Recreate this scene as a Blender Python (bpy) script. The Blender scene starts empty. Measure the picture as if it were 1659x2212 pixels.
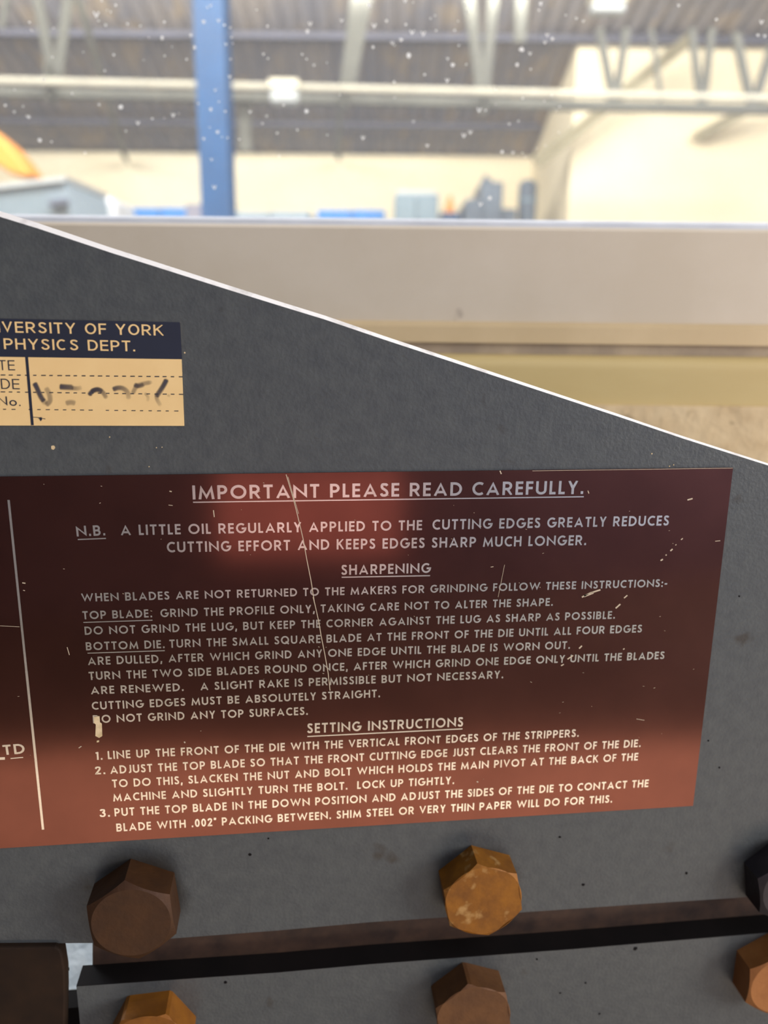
import bpy, math, random
from mathutils import Vector, Matrix
random.seed(7)
S = bpy.context.scene
COL = S.collection

# ------------------------------------------------------------------ camera
EYE = Vector((0.0, 0.0, 1.25))
FPX = 1732.0
L = 0.225                      # distance from the lens to the painted machine plate
AX = Vector((0.993641, -0.1121014, 0.01052842))      # camera right
AY = Vector((0.01691781, 0.24109006, 0.97035528))    # camera up
AZ = Vector((0.11131649, 0.96400667, -0.24145347))   # view direction
cam_d = bpy.data.cameras.new('camera')
cam = bpy.data.objects.new('camera', cam_d)
COL.objects.link(cam)
cam.matrix_world = Matrix(((AX.x, AY.x, -AZ.x, EYE.x), (AX.y, AY.y, -AZ.y, EYE.y), (AX.z, AY.z, -AZ.z, EYE.z), (0, 0, 0, 1)))
cam_d.sensor_fit = 'VERTICAL'
cam_d.sensor_height = 36.0
cam_d.lens = FPX * 36.0 / 2212.0
cam_d.clip_start = 0.01
cam_d.dof.use_dof = True
cam_d.dof.focus_distance = 0.232
cam_d.dof.aperture_fstop = 9.0
S.camera = cam

# ------------------------------------------------------------------ world, lights, exposure
S.view_settings.view_transform = 'Standard'
S.view_settings.look = 'None'
S.view_settings.gamma = 1.0
S.view_settings.use_curve_mapping = False
S.view_settings.exposure = 0.0
try:
    S.cycles.use_denoising = True
    S.cycles.caustics_reflective = False
    S.cycles.sample_clamp_indirect = 4.0
except Exception:
    pass
W = bpy.data.worlds.new('world')
S.world = W
W.use_nodes = True
W.node_tree.nodes['Background'].inputs[0].default_value = (0.74, 0.79, 1.0, 1)
W.node_tree.nodes['Background'].inputs[1].default_value = 0.13

AZH = Vector((AZ.x, AZ.y, 0)).normalized()           # the hall's depth axis
UH = Vector((AZH.y, -AZH.x, 0))                      # the hall's width axis


def hall(u, v, z):
    return EYE + UH * u + AZH * v + Vector((0, 0, z - EYE.z))


def area(name, loc, target, sx, sy, power, color=(1, 1, 1), roll=0.0):
    d = bpy.data.lights.new(name, 'AREA')
    d.shape = 'RECTANGLE'
    d.size = sx
    d.size_y = sy
    d.energy = power
    d.color = color
    o = bpy.data.objects.new(name, d)
    COL.objects.link(o)
    o.location = loc
    q = (Vector(target) - Vector(loc)).to_track_quat('-Z', 'Y')
    o.rotation_euler = (q.to_matrix() @ Matrix.Rotation(roll, 3, 'Z')).to_euler()
    return o


# the workshop behind the camera: a low bright doorway, lamps at the right and overhead, and two added fills
area('doorway_light', (0.40, -0.95, EYE.z - 1.285), (0.10, L, EYE.z - 0.22), 3.2, 0.80, 16, (1.0, 0.77, 0.58), 0.10)
area('ceiling_lamp', (0.5, -1.0, EYE.z + 1.6), (0.1, L, EYE.z), 1.2, 0.8, 13, (0.92, 0.95, 1.0))
area('side_lamp', (1.9, -0.8, EYE.z + 0.30), (0.1, L, EYE.z), 0.9, 0.9, 46, (1.0, 0.93, 0.84))
area('red_glow_fill', (0.02, -0.5, EYE.z - 0.235), (0.01, L, EYE.z - 0.08), 0.22, 0.11, 0.105, (1.0, 0.52, 0.45))  # added unseen source for the reddish reflection in the sign
area('rear_wall_fill', (2.6, -2.0, EYE.z + 0.6), (1.9, -2.9, EYE.z - 0.2), 0.5, 0.5, 130, (0.72, 0.84, 1.0))  # added light, brightens the rear wall that the sign reflects
# added fill hidden behind the plate, brightens the paper in the gap
area('paper_fill', (-0.135, 0.318, EYE.z - 0.14), (-0.125, 0.295, EYE.z - 0.285), 0.05, 0.03, 0.12, (0.85, 0.93, 1.0))
# skylights of the hall, plus an added fill facing the pane and plate edge
area('hall_skylight', hall(0.0, 1.3, 3.7), hall(0.2, 7.0, 1.7), 9.0, 1.2, 610, (1.0, 0.95, 0.84))
area('hall_skylight_back', hall(-0.8, 4.4, 2.95), hall(-0.8, 7.0, 2.0), 4.0, 0.5, 75, (1.0, 0.94, 0.82))
area('hall_fill_near', hall(0.0, 1.9, 3.6), hall(0.0, 0.3, 1.2), 4.0, 1.0, 95, (0.95, 0.97, 1.0))


# ------------------------------------------------------------------ helpers
def lin(r, g, b):
    def f(c):
        c /= 255.0
        return c / 12.92 if c <= 0.04045 else ((c + 0.055) / 1.055) ** 2.4
    return (f(r), f(g), f(b), 1.0)


def ray(px, py):
    return AX * (px - 829.5) + AY * (1106.0 - py) + AZ * FPX


def on_y(px, py, y):
    r = ray(px, py)
    return EYE + r * (y / r.y)


def at_v(px, py, v):
    r = ray(px, py)
    return EYE + r * (v / r.dot(AZH))


def at_z(px, py, z):
    r = ray(px, py)
    return EYE + r * ((z - EYE.z) / r.z)


def uvz(p):
    d = p - EYE
    return d.dot(UH), d.dot(AZH), p.z


class MB:
    def __init__(self):
        self.v = []
        self.f = []

    def poly(self, pts):
        n = len(self.v)
        self.v += [Vector(p) for p in pts]
        self.f.append(tuple(range(n, n + len(pts))))

    def solid(self, front, off):
        """closed prism: outline `front` swept by the vector (or one vector per vertex) `off`"""
        m = len(front)
        n = len(self.v)
        offs = off if isinstance(off, list) else [off] * m
        self.v += [Vector(p) for p in front] + [Vector(p) + Vector(o) for p, o in zip(front, offs)]
        self.f.append(tuple(range(n, n + m)))
        self.f.append(tuple(range(n + 2 * m - 1, n + m - 1, -1)))
        for i in range(m):
            j = (i + 1) % m
            self.f.append((n + i, n + m + i, n + m + j, n + j))
        return self

    def box(self, u0, u1, v0, v1, z0, z1):
        c = [hall(u, v, z0) for u, v in ((u0, v0), (u1, v0), (u1, v1), (u0, v1))]
        return self.solid(c, Vector((0, 0, z1 - z0)))

    def wbox(self, x0, x1, y0, y1, z0, z1):
        c = [Vector((x, y, z0)) for x, y in ((x0, y0), (x1, y0), (x1, y1), (x0, y1))]
        return self.solid(c, Vector((0, 0, z1 - z0)))

    def bar(self, a, b, w, h, up=Vector((0, 0, 1))):
        a, b = Vector(a), Vector(b)
        d = (b - a).normalized()
        s = d.cross(up)
        if s.length < 1e-4:
            s = d.cross(UH)
        s.normalize()
        t = s.cross(d)
        q = [a + s * x * w / 2 + t * y * h / 2 for x, y in ((-1, -1), (1, -1), (1, 1), (-1, 1))]
        return self.solid(q, b - a)

    def angle(self, a, b, w, t):
        """L-section steel bar"""
        a, b = Vector(a), Vector(b)
        d = (b - a).normalized()
        s = d.cross(AZH)
        s.normalize()
        k = AZH
        q = [a + s * x + k * y for x, y in ((-w / 2, 0), (w / 2, 0), (w / 2, t), (-w / 2 + t, t), (-w / 2 + t, w), (-w / 2, w))]
        return self.solid(q, b - a)

    def tube(self, a, b, r0, r1=None, n=16):
        r1 = r0 if r1 is None else r1
        a, b = Vector(a), Vector(b)
        d = (b - a).normalized()
        s = d.orthogonal().normalized()
        t = d.cross(s)
        k = len(self.v)
        for c, r in ((a, r0), (b, r1)):
            for i in range(n):
                g = 2 * math.pi * i / n
                self.v.append(c + s * r * math.cos(g) + t * r * math.sin(g))
        for i in range(n):
            j = (i + 1) % n
            self.f.append((k + i, k + j, k + n + j, k + n + i))
        self.f.append(tuple(k + i for i in range(n))[::-1])
        self.f.append(tuple(k + n + i for i in range(n)))
        return self

    def build(self, name, mat, parent=None, loc=None, bevel=0.0, smooth=False):
        base = Vector((0, 0, 0))
        if parent is not None:
            p = parent
            while p is not None:
                base += Vector(p.location)
                p = p.parent
        elif loc is not None:
            base = Vector(loc)
        me = bpy.data.meshes.new(name)
        me.from_pydata([tuple(v - base) for v in self.v], [], self.f)
        me.validate()
        import bmesh
        bm = bmesh.new()
        bm.from_mesh(me)
        bmesh.ops.recalc_face_normals(bm, faces=bm.faces)
        bm.to_mesh(me)
        bm.free()
        o = bpy.data.objects.new(name, me)
        me.materials.append(mat)
        COL.objects.link(o)
        if parent is not None:
            o.parent = parent
        elif loc is not None:
            o.location = base
        if smooth:
            for pl in me.polygons:
                pl.use_smooth = True
        if bevel > 0:
            m = o.modifiers.new('bevel', 'BEVEL')
            m.width = bevel
            m.segments = 2
            m.limit_method = 'ANGLE'
        return o


def thing(name, loc, label, cat, group=None):
    o = bpy.data.objects.new(name, None)
    o.empty_display_size = 0.05
    COL.objects.link(o)
    o.location = loc
    o['label'] = label
    o['category'] = cat
    if group:
        o['group'] = group
    return o


def tag(o, label, cat, group=None):
    o['label'] = label
    o['category'] = cat
    if group:
        o['group'] = group
    return o


def struct(o):
    o['kind'] = 'structure'
    return o


# ------------------------------------------------------------------ materials
def material(name, c1, c2=None, rough=0.6, metal=0.0, scale=20.0, detail=6.0, contrast=(0.35, 0.65), bump=0.0, bump_scale=None,
             spec=0.5, bump_dist=0.001, stretch=None, spots=None, spots_scale=10.0, spots_at=(0.62, 0.7)):
    m = bpy.data.materials.new(name)
    m.use_nodes = True
    t = m.node_tree
    b = t.nodes['Principled BSDF']
    b.inputs['Roughness'].default_value = rough
    b.inputs['Metallic'].default_value = metal
    b.inputs['Specular IOR Level'].default_value = spec
    tc = t.nodes.new('ShaderNodeTexCoord')
    vec = tc.outputs['Object']
    if stretch:
        mp = t.nodes.new('ShaderNodeMapping')
        mp.inputs['Scale'].default_value = stretch
        t.links.new(vec, mp.inputs['Vector'])
        vec = mp.outputs['Vector']
    col = None
    if c2 is not None:
        nz = t.nodes.new('ShaderNodeTexNoise')
        nz.inputs['Scale'].default_value = scale
        nz.inputs['Detail'].default_value = detail
        nz.inputs['Roughness'].default_value = 0.6
        t.links.new(vec, nz.inputs['Vector'])
        mr = t.nodes.new('ShaderNodeMapRange')
        mr.inputs['From Min'].default_value = contrast[0]
        mr.inputs['From Max'].default_value = contrast[1]
        t.links.new(nz.outputs['Fac'], mr.inputs['Value'])
        mx = t.nodes.new('ShaderNodeMix')
        mx.data_type = 'RGBA'
        mx.inputs['A'].default_value = c1
        mx.inputs['B'].default_value = c2
        t.links.new(mr.outputs['Result'], mx.inputs['Factor'])
        col = mx.outputs['Result']
    if spots is not None:
        n2 = t.nodes.new('ShaderNodeTexNoise')
        n2.inputs['Scale'].default_value = spots_scale
        n2.inputs['Detail'].default_value = 3
        t.links.new(vec, n2.inputs['Vector'])
        m2 = t.nodes.new('ShaderNodeMapRange')
        m2.inputs['From Min'].default_value = spots_at[0]
        m2.inputs['From Max'].default_value = spots_at[1]
        t.links.new(n2.outputs['Fac'], m2.inputs['Value'])
        x2 = t.nodes.new('ShaderNodeMix')
        x2.data_type = 'RGBA'
        if col is not None:
            t.links.new(col, x2.inputs['A'])
        else:
            x2.inputs['A'].default_value = c1
        x2.inputs['B'].default_value = spots
        t.links.new(m2.outputs['Result'], x2.inputs['Factor'])
        col = x2.outputs['Result']
    if col is not None:
        t.links.new(col, b.inputs['Base Color'])
    else:
        b.inputs['Base Color'].default_value = c1
    if bump > 0:
        nb = t.nodes.new('ShaderNodeTexNoise')
        nb.inputs['Scale'].default_value = bump_scale or scale
        nb.inputs['Detail'].default_value = 4
        t.links.new(vec, nb.inputs['Vector'])
        bp = t.nodes.new('ShaderNodeBump')
        bp.inputs['Strength'].default_value = bump
        bp.inputs['Distance'].default_value = bump_dist
        t.links.new(nb.outputs['Fac'], bp.inputs['Height'])
        t.links.new(bp.outputs['Normal'], b.inputs['Normal'])
    return m


M_PAINT = material('grey_hammer_paint', lin(65, 68, 70), lin(76, 79, 79), rough=0.42, scale=260, contrast=(0.3, 0.7), bump=0.35,
                   bump_scale=900, bump_dist=0.0004, spots=lin(54, 50, 46), spots_scale=60, spots_at=(0.68, 0.74))
M_EDGE = material('worn_bare_steel_edge', lin(225, 222, 220), lin(190, 185, 182), rough=0.55, metal=0.0, scale=150, contrast=(0.5, 0.7))
M_RUST = material('rusty_brown_steel', lin(70, 50, 38), lin(45, 32, 26), rough=0.6, metal=0.2, scale=120)
M_DARK = material('dark_steel_and_shade', lin(20, 15, 15), lin(13, 10, 11), rough=0.8, scale=60, spec=0.15)  # also paints the shade on the lower plate's top face
M_BLOCK = material('oily_brown_block', lin(44, 29, 17), lin(31, 20, 12), rough=0.75, scale=60, spec=0.2)
M_COPPER = material('copper_brown_anodised_sheet', lin(104, 64, 54), lin(96, 59, 50), rough=0.12, metal=0.92, scale=45, spec=0.5)
M_LETTER = material('bare_metal_lettering', lin(222, 214, 202), lin(206, 198, 184), rough=0.2, metal=0.85, scale=90)
M_SCRATCH = material('pale_scratched_metal', lin(200, 182, 156), rough=0.5, metal=0.2)
M_CHIP = material('cream_paint_chip', lin(225, 200, 160), lin(190, 165, 120), rough=0.7, scale=400)
M_LABEL = material('gold_tinted_label_film', lin(232, 198, 140), lin(226, 190, 132), rough=0.5, scale=60)
M_NAVY = material('navy_label_ink', lin(30, 35, 52), lin(28, 32, 47), rough=0.5, scale=60)


def bolt_mat(name, a, b, s=None):
    return material(name, a, b, rough=0.5, metal=0.35, scale=130, bump=0.3, bump_scale=500, bump_dist=0.0004, spots=s, spots_scale=190, spots_at=(0.6, 0.72))


# hall
M_CREAM = material('cream_painted_wall', lin(250, 240, 214), lin(240, 228, 198), rough=0.9, scale=1.2, spots=lin(206, 190, 160), spots_scale=5, spots_at=(0.70, 0.78))
M_FLOOR = material('grey_concrete_floor', lin(150, 145, 136), lin(125, 120, 112), rough=0.8, scale=3)
M_BLUE = material('blue_painted_steel', lin(4, 78, 134), lin(4, 70, 122), rough=0.45, scale=6)
M_LBLUE = material('bright_blue_steel', lin(36, 132, 215), lin(32, 122, 200), rough=0.5, scale=6)
M_GIRDER = material('pale_grey_girder_paint', lin(118, 120, 114), lin(100, 102, 98), rough=0.7, scale=5)
M_OLIVE = material('olive_grey_brace_paint', lin(150, 144, 120), lin(135, 128, 105), rough=0.8, scale=5)
M_PIPE = material('white_pipe_lit_chord', lin(222, 220, 206), lin(208, 205, 192), rough=0.6, scale=8)
M_PURLIN = material('dark_blue_grey_purlin', lin(86, 88, 104), lin(78, 80, 94), rough=0.8, scale=5)
M_ORANGE = material('orange_machine_paint', lin(240, 160, 60), lin(225, 145, 52), rough=0.5, scale=6)
M_PALE = material('pale_blue_grey_enamel', lin(150, 168, 184), lin(140, 160, 176), rough=0.5, scale=6)
M_WHITE = material('white_enamel', lin(205, 212, 218), lin(194, 202, 208), rough=0.5, scale=6)
M_SLATE = material('slate_blue_machine_paint', lin(88, 104, 122), lin(76, 90, 108), rough=0.5, scale=6)
M_BGREY = material('blue_grey_cabinet_paint', lin(120, 142, 158), lin(110, 132, 148), rough=0.5, scale=6)
M_HANDLE = material('dark_grey_handle', lin(110, 118, 138), rough=0.5)
M_ROOF = material('weathered_brown_roof_sheet', lin(156, 149, 146), lin(132, 132, 142), rough=0.9, scale=1.6, stretch=(3.0, 1.0, 0.6), contrast=(0.38, 0.62),
                  spots=lin(172, 158, 142), spots_scale=2.6, spots_at=(0.56, 0.66))
M_LAMP = material('cream_lamp_housing', lin(250, 245, 225), rough=0.5)
# window
M_RAIL = material('beige_window_rail_paint', lin(214, 201, 182), lin(205, 191, 170), rough=0.6, scale=12, spots=lin(140, 124, 112), spots_scale=45, spots_at=(0.72, 0.78))
M_LEDGE = material('cream_ledge_paint', lin(214, 190, 150), lin(204, 180, 140), rough=0.6, scale=20)
M_OCHRE = material('ochre_gloss_paint', lin(212, 190, 134), lin(202, 178, 122), rough=0.55, scale=14, stretch=(0.3, 1, 1))
M_GROOVE = material('grey_brown_groove', lin(176, 158, 134), lin(150, 134, 116), rough=0.8, scale=40)  # greyer, darker tone than the ledge above it
M_STONE = material('rough_tan_plaster', lin(226, 202, 162), lin(208, 182, 142), rough=0.9, scale=60, bump=0.35, bump_scale=110, bump_dist=0.003,
                   spots=lin(140, 118, 90), spots_scale=80, spots_at=(0.58, 0.72))
M_BEAD = material('pale_glazing_bead', lin(216, 220, 228), lin(200, 204, 212), rough=0.4, scale=30)
M_BENCH = material('worn_bench_wood', lin(120, 92, 62), lin(92, 70, 48), rough=0.7, scale=18, stretch=(1, 8, 1))
M_PAPER = material('crumpled_white_paper', lin(228, 234, 238), lin(205, 214, 220), rough=0.8, scale=70, bump=0.8, bump_scale=120, bump_dist=0.006)
M_TAN = material('dim_front_wall_paint', lin(146, 146, 164), lin(132, 132, 150), rough=0.9, scale=2)


def glass_mat():
    m = bpy.data.materials.new('dusty_window_glass')
    m.use_nodes = True
    t = m.node_tree
    t.nodes.clear()
    out = t.nodes.new('ShaderNodeOutputMaterial')
    tr = t.nodes.new('ShaderNodeBsdfTransparent')
    tr.inputs['Color'].default_value = (0.98, 0.985, 0.99, 1)
    tl = t.nodes.new('ShaderNodeBsdfTranslucent')
    tl.inputs['Color'].default_value = (0.92, 0.94, 1.0, 1)
    gl = t.nodes.new('ShaderNodeBsdfGlossy')
    gl.inputs['Roughness'].default_value = 0.05
    tc = t.nodes.new('ShaderNodeTexCoord')
    nz = t.nodes.new('ShaderNodeTexNoise')
    nz.inputs['Scale'].default_value = 9
    nz.inputs['Detail'].default_value = 5
    t.links.new(tc.outputs['Object'], nz.inputs['Vector'])
    mr = t.nodes.new('ShaderNodeMapRange')
    mr.inputs['To Min'].default_value = 0.04
    mr.inputs['To Max'].default_value = 0.10
    t.links.new(nz.outputs['Fac'], mr.inputs['Value'])
    m1 = t.nodes.new('ShaderNodeMixShader')
    t.links.new(mr.outputs['Result'], m1.inputs[0])
    t.links.new(tr.outputs[0], m1.inputs[1])
    t.links.new(tl.outputs[0], m1.inputs[2])
    m2 = t.nodes.new('ShaderNodeMixShader')
    m2.inputs[0].default_value = 0.03
    t.links.new(m1.outputs[0], m2.inputs[1])
    t.links.new(gl.outputs[0], m2.inputs[2])
    t.links.new(m2.outputs[0], out.inputs['Surface'])
    return m


def spot_mat():
    m = bpy.data.materials.new('dried_water_spot')
    m.use_nodes = True
    t = m.node_tree
    t.nodes.clear()
    out = t.nodes.new('ShaderNodeOutputMaterial')
    a = t.nodes.new('ShaderNodeBsdfTranslucent')
    a.inputs['Color'].default_value = (1, 1, 1, 1)
    b = t.nodes.new('ShaderNodeBsdfDiffuse')
    b.inputs['Color'].default_value = (1, 1, 1, 1)
    c = t.nodes.new('ShaderNodeMixShader')
    c.inputs[0].default_value = 0.3
    t.links.new(a.outputs[0], c.inputs[1])
    t.links.new(b.outputs[0], c.inputs[2])
    t.links.new(c.outputs[0], out.inputs['Surface'])
    return m


def ink_mat():
    m = bpy.data.materials.new('faded_blue_black_ink')
    m.use_nodes = True
    t = m.node_tree
    b = t.nodes['Principled BSDF']
    b.inputs['Base Color'].default_value = lin(62, 58, 68)
    b.inputs['Roughness'].default_value = 0.7
    at = t.nodes.new('ShaderNodeAttribute')
    at.attribute_name = 'cover'
    t.links.new(at.outputs['Fac'], b.inputs['Alpha'])
    return m


M_GLASS, M_SPOT, M_INK = glass_mat(), spot_mat(), ink_mat()
M_GREASE_SHADE = ink_mat()
M_GREASE_SHADE.name = 'brown_grease_and_shade'
M_GREASE_SHADE.node_tree.nodes['Principled BSDF'].inputs['Base Color'].default_value = lin(40, 30, 20)

# ------------------------------------------------------------------ the window wall and front room
WV = 0.40                                            # depth of the window rail's face


def wz(py, v=WV, px=829.5):
    return at_v(px, py, v).z


Z_GLASS = wz(481.5)                                  # bottom of the pane
Z_R0, Z_L1, Z_G1, Z_O1, Z_S = wz(694), wz(738), wz(762), wz(868, WV - 0.006), wz(884, WV - 0.008)
U0, U1 = -0.85, 0.95
TOPZ = EYE.z + 0.75


def extrude_u(profile, u0, u1):
    return MB().solid([hall(u0, v, z) for v, z in profile], UH * (u1 - u0))


win = bpy.data.objects.new('window_1', None)
COL.objects.link(win)
win.location = hall(0, WV, Z_R0)
struct(win)
extrude_u([(WV, Z_R0), (WV, Z_GLASS - 0.0024), (WV + 0.0015, Z_GLASS - 0.001), (WV + 0.05, Z_GLASS - 0.001), (WV + 0.05, Z_R0)], U0, U1).build('bottom_rail', M_RAIL, win)
extrude_u([(WV + 0.004, Z_GLASS - 0.001), (WV + 0.004, Z_GLASS + 0.0014), (WV + 0.009, Z_GLASS + 0.0030), (WV + 0.0115, Z_GLASS + 0.0030), (WV + 0.0115, Z_GLASS - 0.001)],
          U0 + 0.05, U1 - 0.05).build('glazing_bead', M_BEAD, win)
MB().box(U0, U0 + 0.05, WV, WV + 0.05, Z_GLASS - 0.001, TOPZ + 0.05).build('side_rail', M_RAIL, win)
MB().box(U1 - 0.05, U1, WV, WV + 0.05, Z_GLASS - 0.001, TOPZ + 0.05).build('side_rail', M_RAIL, win)
MB().box(U0 + 0.05, U1 - 0.05, WV, WV + 0.05, TOPZ, TOPZ + 0.05).build('top_rail', M_RAIL, win)
glass = MB().box(U0 + 0.05, U1 - 0.05, WV + 0.012, WV + 0.016, Z_GLASS - 0.001, TOPZ).build('glass_pane', M_GLASS, win)
# dried drops and grit on the pane
sp = MB()


def splash(px, py, r, kind):
    c = at_v(px, py, WV + 0.0117)
    k = 1.0 / FPX * 0.40
    if kind == 0:
        pts = [c + UH * r * k * math.cos(a) * random.uniform(.7, 1.1) + Vector((0, 0, 1)) * r * k * math.sin(a) * random.uniform(.7, 1.1)
               for a in [i * math.pi / 4 for i in range(8)]]
        sp.solid(pts, -AZH * 0.0001)
    else:
        w = r * 0.42
        q = [(-r, r * .8), (-r + w, r * .9), (0, -r * .1), (r - w, r * .9), (r, r * .7), (r * .2, -r * .8), (-r * .2, -r * .8)]
        sp.solid([c + UH * x * k + Vector((0, 0, 1)) * y * k for x, y in q], -AZH * 0.0001)


for x, y, r in ((208, 32, 9), (350, 82, 5), (412, 76, 5), (420, 103, 5), (440, 47, 5), (455, 12, 4), (472, 45, 5), (488, 96, 4), (670, 52, 6), (664, 68, 6), (738, 45, 5),
                (808, 56, 7), (798, 12, 6), (806, 102, 4), (569, 117, 4), (678, 141, 4), (261, 231, 7), (374, 249, 6), (60, 252, 5), (31, 242, 4), (298, 266, 6),
                (86, 303, 6), (576, 251, 4), (784, 298, 6), (540, 242, 5), (662, 240, 6), (496, 166, 5), (497, 60, 3), (890, 70, 7), (914, 73, 7), (866, 86, 5),
                (847, 93, 5), (883, 120, 7), (1127, 107, 7), (1145, 116, 5), (1182, 76, 5), (1193, 84, 5), (1177, 92, 5), (967, 127, 4), (978, 140, 6), (966, 174, 6),
                (1117, 140, 5), (1260, 46, 4), (1245, 40, 4), (1222, 33, 3), (1466, 12, 4), (1547, 42, 4), (1637, 76, 4), (1652, 78, 5), (1645, 48, 6), (1035, 238, 7),
                (1002, 293, 7), (1016, 286, 6), (1100, 268, 4), (1085, 328, 5), (1108, 330, 5), (923, 315, 5), (893, 263, 4), (835, 45, 4), (875, 2, 6), (1168, 8, 5),
                (1010, 25, 3), (930, 40, 3), (463, 405, 6), (1038, 442, 6), (1058, 428, 6), (455, 236, 5), (470, 285, 5), (440, 300, 4), (457, 345, 4), (465, 195, 4)):
    splash(x, y, r * 0.72, random.choice((0, 1, 1)))
for i in range(90):
    splash(random.uniform(0, 1230), random.uniform(0, 340) ** 1.0, random.uniform(1.2, 2.6), 0)
spo = sp.build('dried_water_spots', M_SPOT, win)
spo['kind'] = 'stuff'
# trim under the window
struct(extrude_u([(WV - 0.0008, Z_R0 + 0.0004), (WV - 0.003, Z_R0 - 0.002), (WV - 0.003, Z_L1), (WV + 0.05, Z_L1), (WV + 0.05, Z_R0), (WV, Z_R0)], U0, U1).build('trim_1', M_LEDGE, loc=hall(0, WV, Z_L1)))
struct(extrude_u([(WV - 0.001, Z_L1), (WV - 0.001, Z_G1), (WV + 0.05, Z_G1), (WV + 0.05, Z_L1)], U0, U1).build('trim_2', M_GROOVE, loc=hall(0, WV, Z_G1)))
prof = [(WV + 0.05, Z_G1), (WV - 0.001, Z_G1)]
for i in range(7):
    a = i / 6 * math.pi / 2
    prof.append((WV - 0.002 - 0.006 * math.sin(a), Z_G1 - 0.006 * (1 - math.cos(a))))
prof += [(WV - 0.0075, Z_O1), (WV + 0.05, Z_O1)]
struct(extrude_u(prof, U0, U1).build('trim_3', M_OCHRE, loc=hall(0, WV, Z_O1), smooth=False))
wl = MB().box(-2.2, 2.6, WV - 0.009, WV + 0.12, 0, Z_O1)
wl.box(-2.2, U0, WV - 0.005, WV + 0.12, Z_O1, 2.9)
wl.box(U1, 2.6, WV - 0.005, WV + 0.12, Z_O1, 2.9)
wl.box(U0, U1, WV - 0.005, WV + 0.12, TOPZ + 0.05, 2.9)
struct(wl.build('wall_window', M_STONE, loc=hall(0, WV, 0)))
struct(MB().box(-9, 9, -3.2, 8, -0.1, 0).build('floor', M_FLOOR))
struct(MB().box(-3, 3, -3.0, -2.9, 0, 2.9).build('wall_rear', M_TAN))

# ------------------------------------------------------------------ the hall beyond the window
VB, VR = 7.0, 5.55                                   # back wall, projecting right wall
Z_EAVE = at_v(800, 334, VB).z
u_r = uvz(at_v(1236, 300, VR))[0]
zr = at_v(1420, 92, VR).z
slope = (zr - Z_EAVE) / (VB - VR)
struct(MB().box(-7, u_r, VB, VB + 0.2, 0, Z_EAVE).build('wall_back', M_CREAM))
wr = MB().box(u_r, 7, VR, VR + 0.2, 0, zr)
struct(wr.build('wall_right', M_CREAM))
ret = [hall(u_r, VR + 0.2, 0), hall(u_r, VB, 0), hall(u_r, VB, Z_EAVE), hall(u_r, VR + 0.2, Z_EAVE + slope * (VB - VR - 0.2))]
struct(MB().solid(ret, UH * 0.2).build('wall_return', M_CREAM))
# corrugated roof sheets falling to the back wall
rf = MB()
nu, pit = 140, 0.10
v_lo, v_hi = VB + 0.3, 1.4


def roofz(v):
    return Z_EAVE + slope * (VB - v)


prev = None
k0 = len(rf.v)
for i in range(nu * 2 + 1):
    u = -7 + i * 0.05
    dz = 0.022 if i % 2 else 0.0
    for v in (v_lo, v_hi):
        rf.v.append(hall(u, v, roofz(v) + 0.012 + dz))
for i in range(nu * 2):
    a = k0 + i * 2
    rf.f.append((a, a + 1, a + 3, a + 2))
ro = rf.build('ceiling', M_ROOF)
so = ro.modifiers.new('thick', 'SOLIDIFY')
so.thickness = 0.01
so.offset = 1
struct(ro)
# purlins below the sheets
for idx, (py, lab) in enumerate(((72, 'dark blue-grey roof beam high under the brown roof, upper of two'), (262, 'dark grey roof beam under the brown roof just above the cream wall, lower of two'))):
    r = ray(600, py)
    # meet the roof plane
    s = (Z_EAVE + slope * VB - EYE.z) / (r.z + slope * r.dot(AZH))
    v = s * r.dot(AZH)
    z = roofz(v)
    if idx == 1:
        o = MB().box(-6.8, u_r - 0.05, v - 0.02, v + 0.02, z - 0.035, z + 0.0).build('roof_beam', M_PURLIN, loc=hall(0, v, z))
    else:
        o = MB().box(-6.8, 6.8, v - 0.03, v + 0.03, z - 0.035, z + 0.0).build('roof_beam', M_PURLIN, loc=hall(0, v, z))
    tag(o, lab, 'beam', 'roof beams under the hall roof')

# lattice girder in front of the walls
ZG = EYE.z + 1.08
gA, gB = at_z(-900, 150, ZG), at_z(1760, 212, ZG)
gd = (gB - gA).normalized()


def on_girder(px, py):
    """point of the girder's upright plane seen at a pixel"""
    n = gd.cross(Vector((0, 0, 1)))
    r = ray(px, py)
    return EYE + r * ((gA - EYE).dot(n) / r.dot(n))


g_end = on_girder(1760, 228)
gt = thing('lattice_girder', (gA.x, gA.y, ZG - 0.05), 'pale grey steel lattice girder crossing the hall behind the blue column', 'girder')
lower = MB().bar(gA + Vector((0, 0, -0.06)), gB + Vector((0, 0, -0.06)), 0.06, 0.04).build('bottom_chord', M_GIRDER, gt)
ZT = 0.62
MB().bar(gA + Vector((0, 0, ZT)), gB + Vector((0, 0, ZT)), 0.07, 0.07).build('top_chord', M_GIRDER, gt)
WEB = [((75, -30), (117, 178), .05), ((150, -30), (121, 178), .05), ((18, -30), (2, 60), .03), ((774, -30), (746, 196), .06), ((800, -30), (756, 196), .04),
       ((1012, -30), (1042, 212), .05), ((1070, -30), (1046, 212), .05), ((1128, -30), (1124, 90), .055),
       ((1296, 60), (1327, 216), .035), ((1356, 60), (1331, 216), .035), ((1496, 60), (1516, 222), .03), ((1540, 60), (1522, 222), .03),
       ((1592, 70), (1626, 224), .035), ((1676, 90), (1632, 224), .04), ((1408, 60), (1430, 216), .02)]
for (a, b, w) in WEB:
    MB().angle(on_girder(*a), on_girder(*b), w, 0.012).build('web_bar', M_GIRDER, gt)
pA, pB = gA + Vector((0, 0, -0.045)) - AZH * 0.16, gB + Vector((0, 0, -0.045)) - AZH * 0.16
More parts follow.
